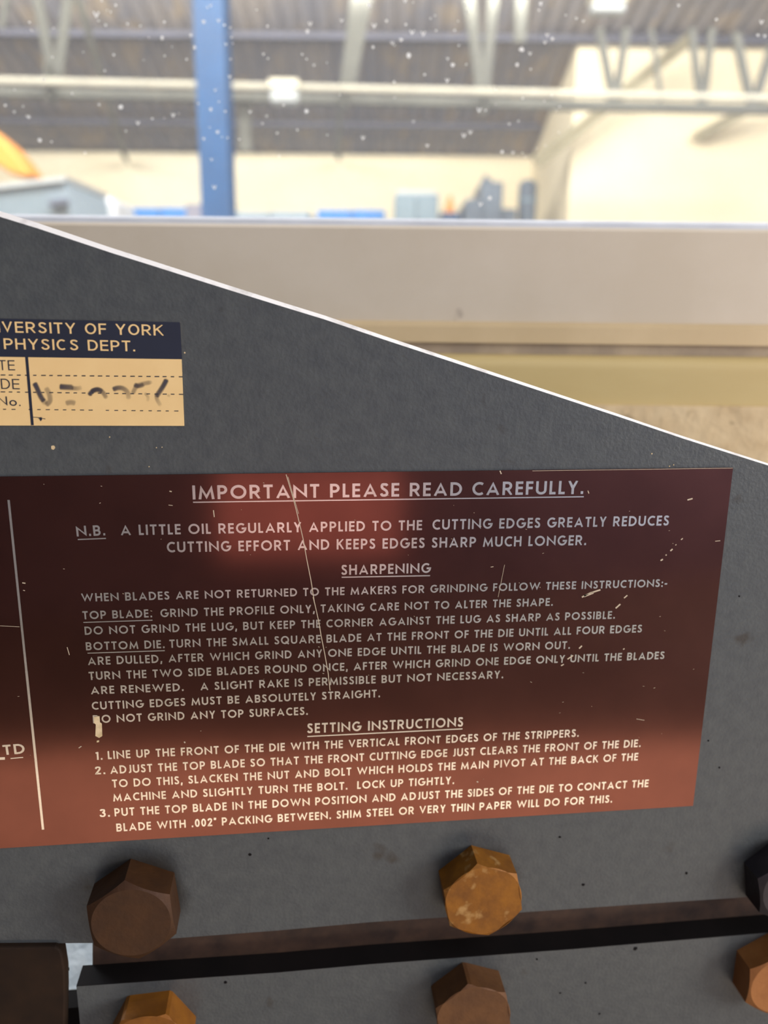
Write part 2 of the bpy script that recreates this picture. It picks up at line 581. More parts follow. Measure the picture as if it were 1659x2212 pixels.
cp = MB().tube(pA, pB, 0.016).build('lit_chord_pipe', M_PIPE, loc=pA)  # white pipe, also standing in for the chord's lit upper face
tag(cp, 'long white pipe along the lattice girder, doubling as its lit upper face', 'pipe')
# gusset plates at the nodes
for (px, py) in ((118, 178), (748, 196), (1043, 212)):
    c = on_girder(px, py) - AZH * 0.064
    MB().bar(c + Vector((0, 0, -0.10)), c + Vector((0, 0, 0.06)), 0.085, 0.012).build('gusset_plate', M_GIRDER, gt)
# hanger and braces
h0, h1 = on_girder(527, 205) - AZH * 0.0, on_girder(530, 326)
ho = MB().angle(Vector((h0.x, h0.y, ZG - 0.082)), h1, 0.06, 0.02).build('hanger_bar', M_GIRDER, loc=h1)
tag(ho, 'short pale upright bar hanging below the girder just right of the blue column', 'bar')


def brace(name, a, b, va, vb, w, mat, lab, cat='brace', group=None):
    p, q = at_v(a[0], a[1], va), at_v(b[0], b[1], vb)
    o = MB().angle(p, q, w, 0.015).build(name, mat, loc=p)
    tag(o, lab, cat, group)


brace('roof_brace', (158, -40), (272, 350), 4.6, 6.9, 0.075, M_GIRDER, 'pale grey roof brace slanting down to the cream wall, left of the blue column', group='roof braces')
brace('roof_brace', (1490, 84), (1160, 352), 5.2, 5.45, 0.07, M_OLIVE, 'olive-grey brace crossing the corner of the bright cream wall, the longer one', group='roof braces')
brace('roof_brace', (1690, 196), (1508, 294), 5.2, 5.45, 0.06, M_OLIVE, 'short olive-grey brace on the bright cream wall at the right edge', group='roof braces')
brace('roof_brace', (735, 205), (730, 345), 5.4, 6.9, 0.05, M_GIRDER, 'faint grey brace below the girder midway between blue column and grey cabinet', group='roof braces')


# blue column
def col_pt(px, py):
    return at_v(px, py, 3.4)


ux0, _, _ = uvz(col_pt(424, 200))
ux1, _, _ = uvz(col_pt(489, 200))
ct = thing('steel_column', hall((ux0 + ux1) / 2, 3.4, 0), 'tall blue painted steel column standing in the hall beyond the window', 'column')
cm = MB()
cm.box(ux0, ux1, 3.40, 3.412, 0.012, 3.7)
cm.box(ux0, ux1, 3.52, 3.532, 0.012, 3.7)
cm.box((ux0 + ux1) / 2 - .006, (ux0 + ux1) / 2 + .006, 3.412, 3.52, 0.012, 3.7)
cm.build('shaft', M_BLUE, ct)
MB().box(ux0 - .06, ux1 + .06, 3.34, 3.59, 0, 0.012).build('base_plate', M_BLUE, ct)


# lamps on the girder
def batten(px, py, v, w, h, lab):
    c = at_v(px, py, v)
    u, vv, z = uvz(c)
    t = thing('batten_lamp', hall(u, v, z - h / 2), lab, 'lamp', 'batten lamps under the roof')
    MB().box(u - w / 2, u + w / 2, v - 0.05, v + 0.05, z + h * 0.1, z + h / 2).build('housing', M_LAMP, t, bevel=0.008)
    MB().box(u - w * .46, u + w * .46, v - 0.04, v + 0.04, z - h / 2, z + h * .1).build('diffuser', M_WHITE, t, bevel=0.012)


gv = uvz(on_girder(615, 200))[1]
batten(615, 200, gv - 0.228, 0.14, 0.10, 'small cream batten lamp fixed to the girder right of the blue column')
gv2 = uvz(on_girder(1310, 12))[1]
batten(1312, 12, gv2 - 0.19, 0.17, 0.075, 'white batten lamp high above the bright cream wall')


# ---------------- machines and furniture in the hall
def outline(px_pts, v, depth, z_floor=True):
    return [at_v(x, y, v) for x, y in px_pts]


# pale blue-grey enclosure at the left with a sloping lid
V1 = 2.4
pts = outline([(-260, 440), (0, 411), (142, 393), (158, 478)], V1, 0.6)
ub = [uvz(p) for p in pts]
et = thing('machine_enclosure', hall((ub[0][0] + ub[3][0]) / 2, V1, 0), 'pale blue-grey machine enclosure with a sloping lid at the lower left of the window', 'machine')
body = [pts[0], pts[2], pts[3], hall(ub[3][0], V1, 0), hall(ub[0][0], V1, 0)]
MB().solid(body, AZH * 0.34).build('body', M_PALE, et, bevel=0.006)
lid = [pts[0] + Vector((0, 0, .001)), pts[2] + Vector((0, 0, .001)), pts[2] + Vector((0.006, 0, .014)), pts[0] + Vector((0, 0, .014))]
MB().solid([p - AZH * 0.01 for p in lid], AZH * 0.35).build('lid', M_WHITE, et)
a = at_v(112, 441, V1)
b = at_v(150, 436, V1)
MB().bar(a - AZH * 0.012, b - AZH * 0.012, 0.024, 0.014).build('handle', M_HANDLE, et)

V2 = 3.0
pts = outline([(150, 406), (186, 409), (206, 416), (214, 478), (154, 478)], V2, 0.4)
ub = [uvz(p) for p in pts]
bt = thing('white_drum_cabinet', hall((ub[0][0] + ub[2][0]) / 2, V2, 0), 'white enamel cabinet with rounded shoulder beside the pale blue-grey enclosure', 'cabinet')
MB().solid([pts[0], pts[1], pts[2], pts[3], hall(ub[3][0], V2, 0), hall(ub[4][0], V2, 0), pts[4]], AZH * 0.35).build('body', M_WHITE, bt, bevel=0.02)
pts = outline([(206, 417), (238, 424), (249, 440), (254, 478), (214, 478)], V2 + .1, 0.4)
ub = [uvz(p) for p in pts]
MB().solid([pts[0], pts[1], pts[2], pts[3], hall(ub[3][0], V2 + .1, 0), hall(ub[4][0], V2 + .1, 0)], AZH * 0.25).build('side_cover', M_BEAD, bt, bevel=0.02)

# orange jib arm
V3 = 2.86
jb = thing('jib_crane', hall(uvz(at_v(-260, 300, V3))[0], V3, 0), 'orange jib crane arm reaching in at the left edge of the window', 'crane')
arm = outline([(-300, 60), (0, 292), (30, 316), (62, 352), (84, 384), (70, 389), (40, 382), (0, 357), (-300, 150)], V3, .1)
MB().solid([p - AZH * 0.06 for p in arm], AZH * 0.12).build('arm', M_ORANGE, jb, bevel=0.012)
mu = uvz(at_v(-270, 100, V3))
MB().tube(hall(mu[0], V3, 0.02), hall(mu[0], V3, mu[2] + .1), 0.07).build('mast', M_ORANGE, jb)
MB().tube(hall(mu[0], V3, 0), hall(mu[0], V3, 0.02), 0.2).build('foot_plate', M_ORANGE, jb)


# steel lockers along the back wall
def cabinet(x0, x1, ytop, v, depth, mat, name, lab, cat, group=None, doors=2, dmat=None):
    p, q = at_v(x0, ytop, v), at_v(x1, ytop, v)
    ua, va, z = uvz(p)
    ubb, _, z2 = uvz(q)
    z = (z + z2) / 2
    t = thing(name, hall((ua + ubb) / 2, v + depth / 2, 0), lab, cat, group)
    MB().box(ua, ubb, v, v + depth, 0.08, z).build('body', mat, t, bevel=0.006)
    MB().box(ua + .02, ubb - .02, v + .03, v + depth - .02, 0, 0.08).build('plinth', M_HANDLE, t)
    w = (ubb - ua) / doors
    for i in range(doors):
        d = MB().box(ua + w * i + .008, ua + w * (i + 1) - .008, v - 0.018, v - 0.0005, 0.1, z - .03).build('door', dmat or mat, t)
        MB().box(ua + w * i + w * .8, ua + w * i + w * .85, v - 0.035, v - .018, z * .5, z * .5 + .12).build('handle', M_HANDLE, d)
    return t


LK = 'bright blue lockers along the back wall'
cabinet(262, 345, 448, 6.5, .4, M_LBLUE, 'steel_locker', 'bright blue locker next to the white cabinet, left of the blue column', 'locker', LK)
cabinet(346, 418, 448, 6.5, .4, M_LBLUE, 'steel_locker', 'bright blue locker nearest the blue column, on its left side', 'locker', LK)
cabinet(684, 760, 453, 6.5, .4, M_LBLUE, 'steel_locker', 'bright blue locker right of the blue column, beside the low white cabinets', 'locker', LK)
cabinet(761, 832, 453, 6.5, .4, M_LBLUE, 'steel_locker', 'bright blue locker standing against the left side of the blue-grey cabinet', 'locker', LK)
cabinet(952, 1003, 458, 6.4, .4, M_BLUE, 'steel_locker', 'darker blue locker under the orange cone', 'locker')
WK = 'low white cabinets by the back wall'
cabinet(498, 582, 456, 6.3, .4, M_PALE, 'storage_cabinet', 'low pale cabinet just right of the blue column', 'cabinet', WK)
cabinet(584, 668, 455, 6.3, .4, M_PALE, 'storage_cabinet', 'low pale cabinet between the blue column and the right pair of blue lockers', 'cabinet', WK)
ct2 = cabinet(852, 948, 419, 5.9, .5, M_BGREY, 'tool_cabinet', 'blue-grey tool cabinet with a pale top, left of the milling machine', 'cabinet')
p, q = at_v(856, 416, 5.95), at_v(944, 418, 5.95)
ua, _, z = uvz(p)
ub2, _, _ = uvz(q)
top_z = uvz(at_v(900, 419, 5.9))[2]
MB().box(ua, ub2, 5.93, 6.35, top_z, top_z + 0.028).build('pale_top', M_WHITE, ct2, bevel=0.012)
# orange cone on the blue locker
cz = uvz(at_v(977, 458, 6.4))[2] - 0.001
cu = uvz(at_v(972, 440, 6.55))[0]
cn = thing('traffic_cone', hall(cu, 6.58, cz), 'small orange cone standing on the darker blue locker', 'cone')
MB().tube(hall(cu, 6.58, cz + .012), hall(cu, 6.58, cz + .14), 0.045, 0.012).build('cone', M_ORANGE, cn, smooth=False)
MB().box(cu - .06, cu + .06, 6.52, 6.64, cz, cz + .012).build('base', M_ORANGE, cn)
cabinet(400, 440, 440, 6.0, .25, M_TAN, 'wooden_crate_stand', 'small brown stand at the left foot of the blue column', 'stand', doors=1)

# milling machine
VM = 5.6


def mpt(px, py):
    return uvz(at_v(px, py, VM))


m0 = mpt(1005, 430)
m1 = mpt(1092, 470)
mt = thing('milling_machine', hall((m0[0] + m1[0]) / 2, VM + .3, 0), 'slate blue milling machine with a stepped head, right of the blue-grey cabinet', 'machine')


def mbox(x0, y0, x1, y1, v0, v1, name, mat=M_SLATE, parent=mt, bev=0.012, floor=False):
    a, b = mpt(x0, y0), mpt(x1, y1)
    o = MB().box(a[0], b[0], v0, v1, 0 if floor else b[2], a[2]).build(name, mat, parent, bevel=bev)
    return o


mbox(1040, 392, 1084, 480, VM, VM + .5, 'column', floor=True)
mbox(1006, 430, 1040, 480, VM - .02, VM + .45, 'table_knee', floor=True)
mbox(1046, 380, 1066, 392, VM + .08, VM + .3, 'head')
a = mpt(1056, 380)
MB().tube(hall(a[0], VM + .18, a[2]), hall(a[0], VM + .18, a[2] + .032), 0.018, .012).build('spindle_cap', M_SLATE, mt)
mbox(1084, 448, 1118, 480, VM + .05, VM + .4, 'side_table', M_SLATE, floor=True)
# tall tank
a, b = mpt(1132, 384), mpt(1168, 470)
tk = thing('gas_tank', hall((a[0] + b[0]) / 2, VM + .2, 0), 'tall dark slate tank with rounded top beside the corner of the cream wall', 'tank')
cx, rr = (a[0] + b[0]) / 2, (b[0] - a[0]) / 2
MB().tube(hall(cx, VM + .2, .03), hall(cx, VM + .2, a[2] - .02), rr, n=24).build('shell', M_SLATE, tk)
d = MB()
for i in range(4):
    t0, t1 = i / 4 * math.pi / 2, (i + 1) / 4 * math.pi / 2
    d.tube(hall(cx, VM + .2, a[2] - .02 + .04 * math.sin(t0)), hall(cx, VM + .2, a[2] - .02 + .04 * math.sin(t1)), rr * max(.02, math.cos(t0)), rr * max(.02, math.cos(t1)), n=24)
d.build('dome', M_SLATE, tk)
a2 = mpt(1150, 428)
MB().tube(hall(cx, VM + .2, a2[2]), hall(cx, VM + .2, a2[2] + .02), rr * 1.04, n=24).build('band', M_BGREY, tk)
MB().tube(hall(cx, VM + .2, 0), hall(cx, VM + .2, .03), rr * 1.15, n=24).build('foot_ring', M_HANDLE, tk)

# ------------------------------------------------------------------ workbench, paper
ZB = EYE.z - 0.285
wb = thing('workbench', (0.0, 0.27, 0), 'worn wooden workbench carrying the grey machine below the window', 'workbench')
YB0, YB1 = 0.20, 0.372
MB().wbox(-0.9, 0.55, YB0, 0.322, ZB - 0.045, ZB).build('bench_top', M_BENCH, wb)
for x in (-0.82, 0.47):
    for y in (0.215, 0.285):
        MB().wbox(x - .025, x + .025, y - .0, y + .03, 0, ZB - 0.045).build('leg', M_BENCH, wb)
pp = MB()
n = 10
pc = on_y(160, 2085, 0.30)
k0 = len(pp.v)
NX, NY = 12, 8
for j in range(NY + 1):
    for i in range(NX + 1):
        pp.v.append(Vector((-0.26 + i * 0.20 / NX, 0.262 + j * 0.056 / NY, ZB + 0.0012 + random.uniform(0, .0025) + (0.02 * (j / NY) ** 2))))
for j in range(NY):
    for i in range(NX):
        q = k0 + j * (NX + 1) + i
        pp.f.append((q, q + 1, q + NX + 2, q + NX + 1))
po = pp.build('paper_sheet', M_PAPER, loc=(-0.16, 0.29, ZB), smooth=True)
sm = po.modifiers.new('thick', 'SOLIDIFY')
sm.thickness = 0.0006
tag(po, 'crumpled white paper glimpsed through the gap at the lower left of the machine', 'paper')

# ------------------------------------------------------------------ the machine
mc = thing('notching_machine', (0.02, L + 0.03, ZB), 'dark grey hammer-painted notching machine with a sloping plate, copper-brown sign and rusty bolts', 'machine')
TOP = [(-520, 283), (-200, 389), (0, 456), (80, 481), (240, 535), (325, 562), (480, 612), (600, 650), (700, 681), (828, 725), (975, 774), (1125, 824), (1335, 894),
       (1475, 942), (1590, 979), (1659, 1001), (1850, 1064), (2100, 1146)]
BOT = [(2100, 1904), (1659, 1935), (1400, 1952), (1126, 1971), (800, 1992), (600, 2010), (362, 2028), (205, 2037), (-520, 2042)]
top_w = [on_y(x, y, L) for x, y in TOP]


def chamf(i):
    x = TOP[i][0]
    return 0.0014 - 0.0008 * min(1, max(0, x / 1659))


low = [p - Vector((0, 0, chamf(i))) for i, p in enumerate(top_w)]
bot_w = [on_y(x, y, L) for x, y in BOT]
front = low + bot_w
MB().solid(front, Vector((0, 0.008, 0))).build('upper_plate', M_PAINT, mc)
ed = MB()
for i in range(len(low) - 1):
    a, b = low[i], low[i + 1]
    ta, tb = top_w[i], top_w[i + 1]
    ym = Vector((0, 0.0012, 0))
    yb = Vector((0, 0.008, 0))
    ed.poly([a, b, tb + ym, ta + ym])
    ed.poly([ta + ym, tb + ym, tb + yb, ta + yb])
    ed.poly([ta + yb, tb + yb, b + yb, a + yb])
eo = ed.build('worn_edge', M_EDGE, mc)
eo['label'] = 'bright bare metal edge along the slope'
# nicks along the edge are carried by scratches; rusty bar under the upper plate
yb = L + 0.0084
fb = [on_y(x, y, yb) for x, y in ((200, 2000), (200, 2112), (600, 2084), (800, 2064), (1230, 2033), (1659, 1997), (2060, 1933), (2060, 1883), (1659, 1900), (800, 1960))]
MB().solid(fb, Vector((0, 0.012, 0))).build('filler_bar', M_RUST, mc)
# lower plate
lp = [on_y(x, y, L) for x, y in ((165, 2131), (600, 2101), (800, 2083), (1230, 2051), (1659, 2015), (2100, 1977))]
zb = ZB + 0.02
lw = lp + [Vector((lp[-1].x, L, zb)), Vector((lp[0].x, L, zb))]
MB().solid(lw, Vector((0, 0.0084, 0))).build('lower_plate', M_PAINT, mc)
dk = MB()
for i in range(len(lp) - 1):
    a, b = lp[i] + Vector((0, -0.00005, 0.00025)), lp[i + 1] + Vector((0, -0.00005, 0.00025))
    dk.solid([a, b, b + Vector((0, 0.0085, 0)), a + Vector((0, 0.0085, 0))], Vector((0, 0, -0.0002)))
dk.build('shaded_top_face', M_DARK, mc)  # dark sheet that paints the shade on top of the lower plate
# ram block at the left and the body behind
rb = [on_y(x, y, L - 0.002) for x, y in ((-500, 2052), (118, 2046), (128, 2050), (134, 2062), (140, 2100), (141, 2150), (138, 2300), (-500, 2300))]
MB().solid(rb, Vector((0, 0.005, 0))).build('ram_block', M_BLOCK, mc, bevel=0.0006)
xr = on_y(146, 2130, L + 0.014).x
MB().wbox(-0.24, lp[0].x + 0.0005, L + 0.016, L + 0.024, zb, on_y(152, 2138, L + 0.024).z).build('back_guide', M_DARK, mc)
MB().wbox(lp[0].x + .012, lp[-1].x - .012, L + 0.0205, L + 0.032, zb, on_y(2100, 1420, L).z).build('rear_frame', M_DARK, mc)
MB().wbox(lp[0].x - 0.16, lp[-1].x, L + 0.0, L + 0.03, ZB, zb).build('base', M_PAINT, mc)
# tiny curled swarf wire
sw = MB()
wp = [on_y(x, y, L + 0.004) for x, y in ((133, 2096), (143, 2098), (149, 2096), (149, 2091), (146, 2089))]
for i in range(len(wp) - 1):
    sw.tube(wp[i], wp[i + 1], 0.00013, n=6)
sw.build('swarf_curl', M_DARK, mc)


# bolts
def hex_bolt(px, py, rot, mat, af=0.0242, h=0.0098, lab=None, r0f=0.93):
    c = on_y(px, py, L)
    R = af / 2
    rings = []
    N = 72
    ang = [2 * math.pi * i / N for i in range(N)]

    def rh(t):
        a = (t - math.radians(rot)) % (math.pi / 3) - math.pi / 6
        return R / math.cos(a)
    r0 = R * r0f
    ch = math.tan(math.radians(27))
    m = MB()
    prof = []
    for t in ang:
        r = rh(t)
        prof.append((t, r, h - (r - r0) * ch))
    for t, r, z in prof:
        m.v.append(c + Vector((math.cos(t) * r, 0, math.sin(t) * r)))
    for t, r, z in prof:
        m.v.append(c + Vector((math.cos(t) * r, -z, math.sin(t) * r)))
    for t, r, z in prof:
        m.v.append(c + Vector((math.cos(t) * r0, -h, math.sin(t) * r0)))
    for i in range(N):
        j = (i + 1) % N
        m.f.append((i, j, N + j, N + i))
        m.f.append((N + i, N + j, 2 * N + j, 2 * N + i))
    m.f.append(tuple(range(2 * N, 3 * N)))
    m.f.append(tuple(range(N - 1, -1, -1)))
    o = m.build('hex_bolt', mat, mc)
    if lab:
        o['label'] = lab
    return o


B_BROWN = bolt_mat('brown_oiled_bolt', lin(72, 44, 20), lin(60, 36, 17))
B_RUST = bolt_mat('orange_rust_bolt', lin(148, 94, 20), lin(118, 72, 18), lin(172, 132, 78))
B_GOLD = bolt_mat('golden_rust_bolt', lin(150, 94, 24), lin(128, 78, 22))
B_TAN = bolt_mat('tan_brown_bolt', lin(106, 70, 38), lin(90, 58, 32))
B_BLACK = bolt_mat('black_oiled_bolt', lin(48, 42, 46), lin(36, 32, 36))
B_CORAL = bolt_mat('coral_brown_bolt', lin(162, 106, 56), lin(146, 92, 46))
hex_bolt(298, 1938, 35, B_BROWN, af=0.0248, h=0.0112, lab='dark brown hex bolt head at upper left', r0f=0.95)
hex_bolt(1030, 1902, 40, B_RUST, af=0.0242, lab='orange rusty hex bolt head with pale flecks', r0f=1.04)
hex_bolt(1680, 1882, 40, B_BLACK, lab='black hex bolt head at the right edge')
hex_bolt(332, 2210, 3, B_GOLD, af=0.0246, lab='golden rust hex bolt head low at the left', r0f=1.05)
hex_bolt(1010, 2148, 39, B_TAN, lab='tan brown hex bolt head under the orange one', r0f=1.04)
hex_bolt(1655, 2082, 30, B_CORAL, lab='coral brown hex bolt head at the lower right edge', r0f=0.95)


# brown grease with the bolts' soft shadow halos painted into it
def grease_shade(px, py, r_in, r_out, cover):
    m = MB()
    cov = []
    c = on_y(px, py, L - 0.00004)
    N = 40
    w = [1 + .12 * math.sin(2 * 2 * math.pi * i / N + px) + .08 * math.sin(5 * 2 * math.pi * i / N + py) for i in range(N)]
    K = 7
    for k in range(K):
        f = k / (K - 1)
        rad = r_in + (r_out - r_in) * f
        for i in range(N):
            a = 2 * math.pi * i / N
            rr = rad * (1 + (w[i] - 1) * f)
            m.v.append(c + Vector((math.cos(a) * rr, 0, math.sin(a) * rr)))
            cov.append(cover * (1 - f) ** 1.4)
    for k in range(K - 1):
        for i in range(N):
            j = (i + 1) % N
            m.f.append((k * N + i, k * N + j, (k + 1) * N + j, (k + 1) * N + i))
    o = m.build('grease_shade_halo', M_GREASE_SHADE, mc)
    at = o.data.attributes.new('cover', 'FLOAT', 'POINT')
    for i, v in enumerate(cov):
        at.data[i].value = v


grease_shade(306, 1926, 0.009, 0.0172, .85)
grease_shade(1026, 1900, 0.009, 0.0148, .5)
grease_shade(1676, 1880, 0.009, 0.0155, .7)


# ------------------------------------------------------------------ stroke lettering
def arc(cx, cy, rx, ry, a0, a1, n=14):
    return [(cx + rx * math.cos(math.radians(a0 + (a1 - a0) * i / n)), cy + ry * math.sin(math.radians(a0 + (a1 - a0) * i / n))) for i in range(n + 1)]


def smooth_pts(p, k=5):
    out = []
    for i in range(len(p) - 1):
        p0, p1, p2, p3 = p[max(0, i - 1)], p[i], p[i + 1], p[min(len(p) - 1, i + 2)]
        for s in range(k):
            t = s / k
            out.append(tuple(0.5 * (2 * p1[d] + (-p0[d] + p2[d]) * t + (2 * p0[d] - 5 * p1[d] + 4 * p2[d] - p3[d]) * t * t + (-p0[d] + 3 * p1[d] - 3 * p2[d] + p3[d]) * t ** 3) for d in (0, 1)))
    out.append(p[-1])
    return out


def glyph(ch, t, style):
    """centre lines of a capital one unit tall; returns (width, strokes)"""
    h = t / 2
    g = style == 'geo'
    T, B = 1 - h, h
    if ch == ' ':
        return (0.53 if g else 0.36), []
    if ch == 'A':
        w = .97 if g else .76
        return w, [[(h * 1.05, 0), (w / 2, 1 - h * .4), (w - h * 1.05, 0)], [(w * .24, .29), (w * .76, .29)]]
    if ch == 'B':
        w = .68 if g else .68
        r = w - h
        return w, [[(h, 0), (h, 1)], [(h, T), (r - .22, T)] + arc(r - .22, .755 - h / 2, .19, .245 - h / 2, 90, -90)[1:] + [(h, .51)],
                   [(h, .51), (r - .24, .51)] + arc(r - .24, (.51 + B) / 2, .24, (.51 - B) / 2, 90, -90)[1:] + [(h, B)]]
    if ch == 'C':
        w = .78 if g else .74
        rx = .5 - h if g else w / 2 - h * .8
        return w, [arc(.5 if g else w / 2, .5, rx, .5 - h, 52, 308, 26)]
    if ch == 'D':
        w = .83 if g else .72
        x = .30
        return w, [[(h, 0), (h, 1)], [(h, T), (x, T)] + arc(x, .5, w - h - x, .5 - h, 90, -90, 20)[1:] + [(h, B)]]
    if ch == 'E':
        w = .54 if g else .58
        return w, [[(h, 0), (h, 1)], [(h, T), (w, T)], [(h, .52), (w * .96, .52)], [(h, B), (w, B)]]
    if ch == 'F':
        w = .52 if g else .55
        return w, [[(h, 0), (h, 1)], [(h, T), (w, T)], [(h, .5), (w * .94, .5)]]
    if ch == 'G':
        w = .96 if g else .78
        rx = .5 - h if g else w / 2 - h
        cx = .5 if g else w / 2
        return w, [arc(cx, .5, rx, .5 - h, 48, 345, 28) + [(cx + rx, .47), (cx + rx * .1, .47)]]
    if ch == 'H':
        w = .78 if g else .72
        return w, [[(h, 0), (h, 1)], [(w - h, 0), (w - h, 1)], [(h, .52), (w - h, .52)]]
    if ch == 'I':
        return t, [[(h, 0), (h, 1)]]
    if ch == 'J':
        w = .40
        return w, [[(w - h, 1), (w - h, .2)] + arc(w - h - .14, .2, .14, .2 - h, 0, -120, 8)[1:]]
    if ch == 'K':
        w = .72
        return w, [[(h, 0), (h, 1)], [(w - h, 1.03), (h * 1.4, .46)], [(w * .36, .60), (w - h * .6, -.03)]]
    if ch == 'L':
        w = .46 if g else .52
        return w, [[(h, 0), (h, 1)], [(h, B), (w, B)]]
    if ch == 'M':
        if g:
            w = 1.05
            return w, [[(h * .9, 0), (.20, 1 - h * .5), (.525, .06), (.85, 1 - h * .5), (w - h * .9, 0)]]
        w = .84
        return w, [[(h, 0), (h, 1), (w / 2, .08), (w - h, 1), (w - h, 0)]]
    if ch == 'N':
        w = .93 if g else .72
        return w, [[(h, 0), (h, 1 - h), (w - h, h), (w - h, 1)]]
    if ch == 'O':
        w = 1.07 if g else .80
        return w, [arc(w / 2, .5, w / 2 - h, .5 - h, 0, 360, 32)]
    if ch == 'P':
        w = .66 if g else .64
        r = w - h
        return w, [[(h, 0), (h, 1)], [(h, T), (r - .25, T)] + arc(r - .25, .72 - h / 2, .25, .28 - h / 2, 90, -90)[1:] + [(h, .44)]]
    if ch == 'Q':
        return 1.02, [arc(.5, .5, .5 - h, .5 - h, 0, 360, 32), [(.58, .32), (.96, -.0)]]
    if ch == 'R':
        w = .73 if g else .68
        r = w - h * 1.5
        return w, [[(h, 0), (h, 1)], [(h, T), (r - .24, T)] + arc(r - .24, .725 - h / 2, .24, .275 - h / 2, 90, -90)[1:] + [(h, .45)], [(w * .48, .45), (w - h * .9, -.02)]]
    if ch == 'S':
        w = .58 if g else .64
        k = w / .58
        p = [(.49, .80), (.42, .89), (.29, 1 - h * 1.05), (.16, .89), (.115, .755), (.17, .62), (.30, .53), (.43, .42), (.485, .27), (.42, .13), (.28, h * 1.05), (.14, .12), (.07, .25)]
        return w, [smooth_pts([(x * k, y) for x, y in p])]
    if ch == 'T':
        w = .63 if g else .62
        return w, [[(w / 2, 0), (w / 2, 1)], [(0, T), (w, T)]]
    if ch == 'U':
        w = .78 if g else .70
        return w, [[(h, 1), (h, .34)] + arc(w / 2, .34, w / 2 - h, .34 - h, 180, 360, 16)[1:] + [(w - h, 1)]]
    if ch == 'V':
        w = .9 if g else .74
        return w, [[(h * 1.05, 1), (w / 2, h * .4), (w - h * 1.05, 1)]]
    if ch == 'W':
        w = 1.4 if g else 1.0
        return w, [[(h, 1), (w * .29, h * .5), (w * .5, .94), (w * .71, h * .5), (w - h, 1)]]
    if ch == 'Y':
        w = .74
        return w, [[(h, 1.02), (w / 2, .44), (w - h, 1.02)], [(w / 2, .5), (w / 2, 0)]]
    if ch == 'o':
        return .60, [arc(.30, .31, .30 - h, .31 - h, 0, 360, 24)]
    if ch == '.':
        return t * 1.2, [[(t * .6, 0), (t * .6, t * 1.15)]]
    if ch == ',':
        return t * 1.2, [[(t * .75, t * 1.1), (t * .35, -t * .9)]]
    if ch == ':':
        return t * 1.2, [[(t * .6, 0), (t * .6, t * 1.1)], [(t * .6, .48), (t * .6, .48 + t * 1.1)]]
    if ch == '-':
        return .34, [[(0, .38), (.34, .38)]]
    if ch == '"':
        return .26, [[(.07, .74), (.10, 1.02)], [(.18, .74), (.21, 1.02)]]
    if ch == '0':
        w = .60
        return w, [arc(w / 2, .5, w / 2 - h, .5 - h, 0, 360, 28)]
    if ch == '1':
        return .34, [[(.25, 0), (.25, 1)], [(.25, T), (.04, .86)]]
    if ch == '2':
        return .60, [smooth_pts([(.09, .70), (.13, .86), (.29, 1 - h), (.46, .86), (.47, .66), (.34, .44), (.12, B + .05)]) + [(.10, B), (.58, B)]]
    if ch == '3':
        return .58, [smooth_pts([(.09, .78), (.17, .90), (.30, 1 - h), (.44, .87), (.43, .64), (.26, .54)]), smooth_pts([(.26, .54), (.46, .45), (.49, .24), (.38, .10), (.26, h), (.12, .12), (.06, .27)])]
    return .5, []


CLAMP = set('AMNVWKRY')


def stroke_quads(pts, t, clamp):
    """list of quads along a polyline with mitred joints"""
    h = t / 2
    n = len(pts)
    closed = n > 3 and abs(pts[0][0] - pts[-1][0]) < 1e-6 and abs(pts[0][1] - pts[-1][1]) < 1e-6
    Lf, Rt = [], []
    for i in range(n):
        if closed and i in (0, n - 1):
            a, b, c = pts[n - 2], pts[0], pts[1]
        else:
            a, b, c = pts[max(0, i - 1)], pts[i], pts[min(n - 1, i + 1)]

        def nrm(p, q):
            dx, dy = q[0] - p[0], q[1] - p[1]
            l = math.hypot(dx, dy) or 1
            return (-dy / l, dx / l)
        n1 = nrm(a, b) if (i > 0 or closed) else nrm(b, c)
        n2 = nrm(b, c) if (i < n - 1 or closed) else nrm(a, b)
        mx, my = n1[0] + n2[0], n1[1] + n2[1]
        l = math.hypot(mx, my) or 1e-6
        mx, my = mx / l, my / l
        k = h / max(.22, mx * n1[0] + my * n1[1])
        for lst, s in ((Lf, 1), (Rt, -1)):
            x, y = b[0] + mx * k * s, b[1] + my * k * s
            if clamp:
                y = min(1.0, max(0.0, y))
            lst.append((x, y))
    return [(Rt[i], Rt[i + 1], Lf[i + 1], Lf[i]) for i in range(n - 1)]


def text_mesh(text, p0, p1, cap, t=.16, style='geo', track=.21, yoff=0.0, wspace=1.0):
    """text between two baseline points (right end of last glyph at p1), flat printing `cap` tall"""
    quads = []
    x = 0.0
    last = 0.0
    for ch in text:
        w, st = glyph(ch, t, style)
        if ch == ' ':
            x += w * wspace
            continue
        for si, s in enumerate(st):
            for q in stroke_quads(s, t, ch in CLAMP):
                quads.append([(a + x, b, si) for a, b in q])
        last = x + w
        x += w + track
    d = p1 - p0
    sx = d.length / last
    ex = d.normalized()
    ez = Vector((-ex.z, 0, ex.x))
    m = MB()
    for q in quads:
        m.poly([p0 + ex * (a * sx) + ez * (b * cap) + Vector((0, -yoff - si * 4e-6, 0)) for a, b, si in q])
    return m, sx / cap


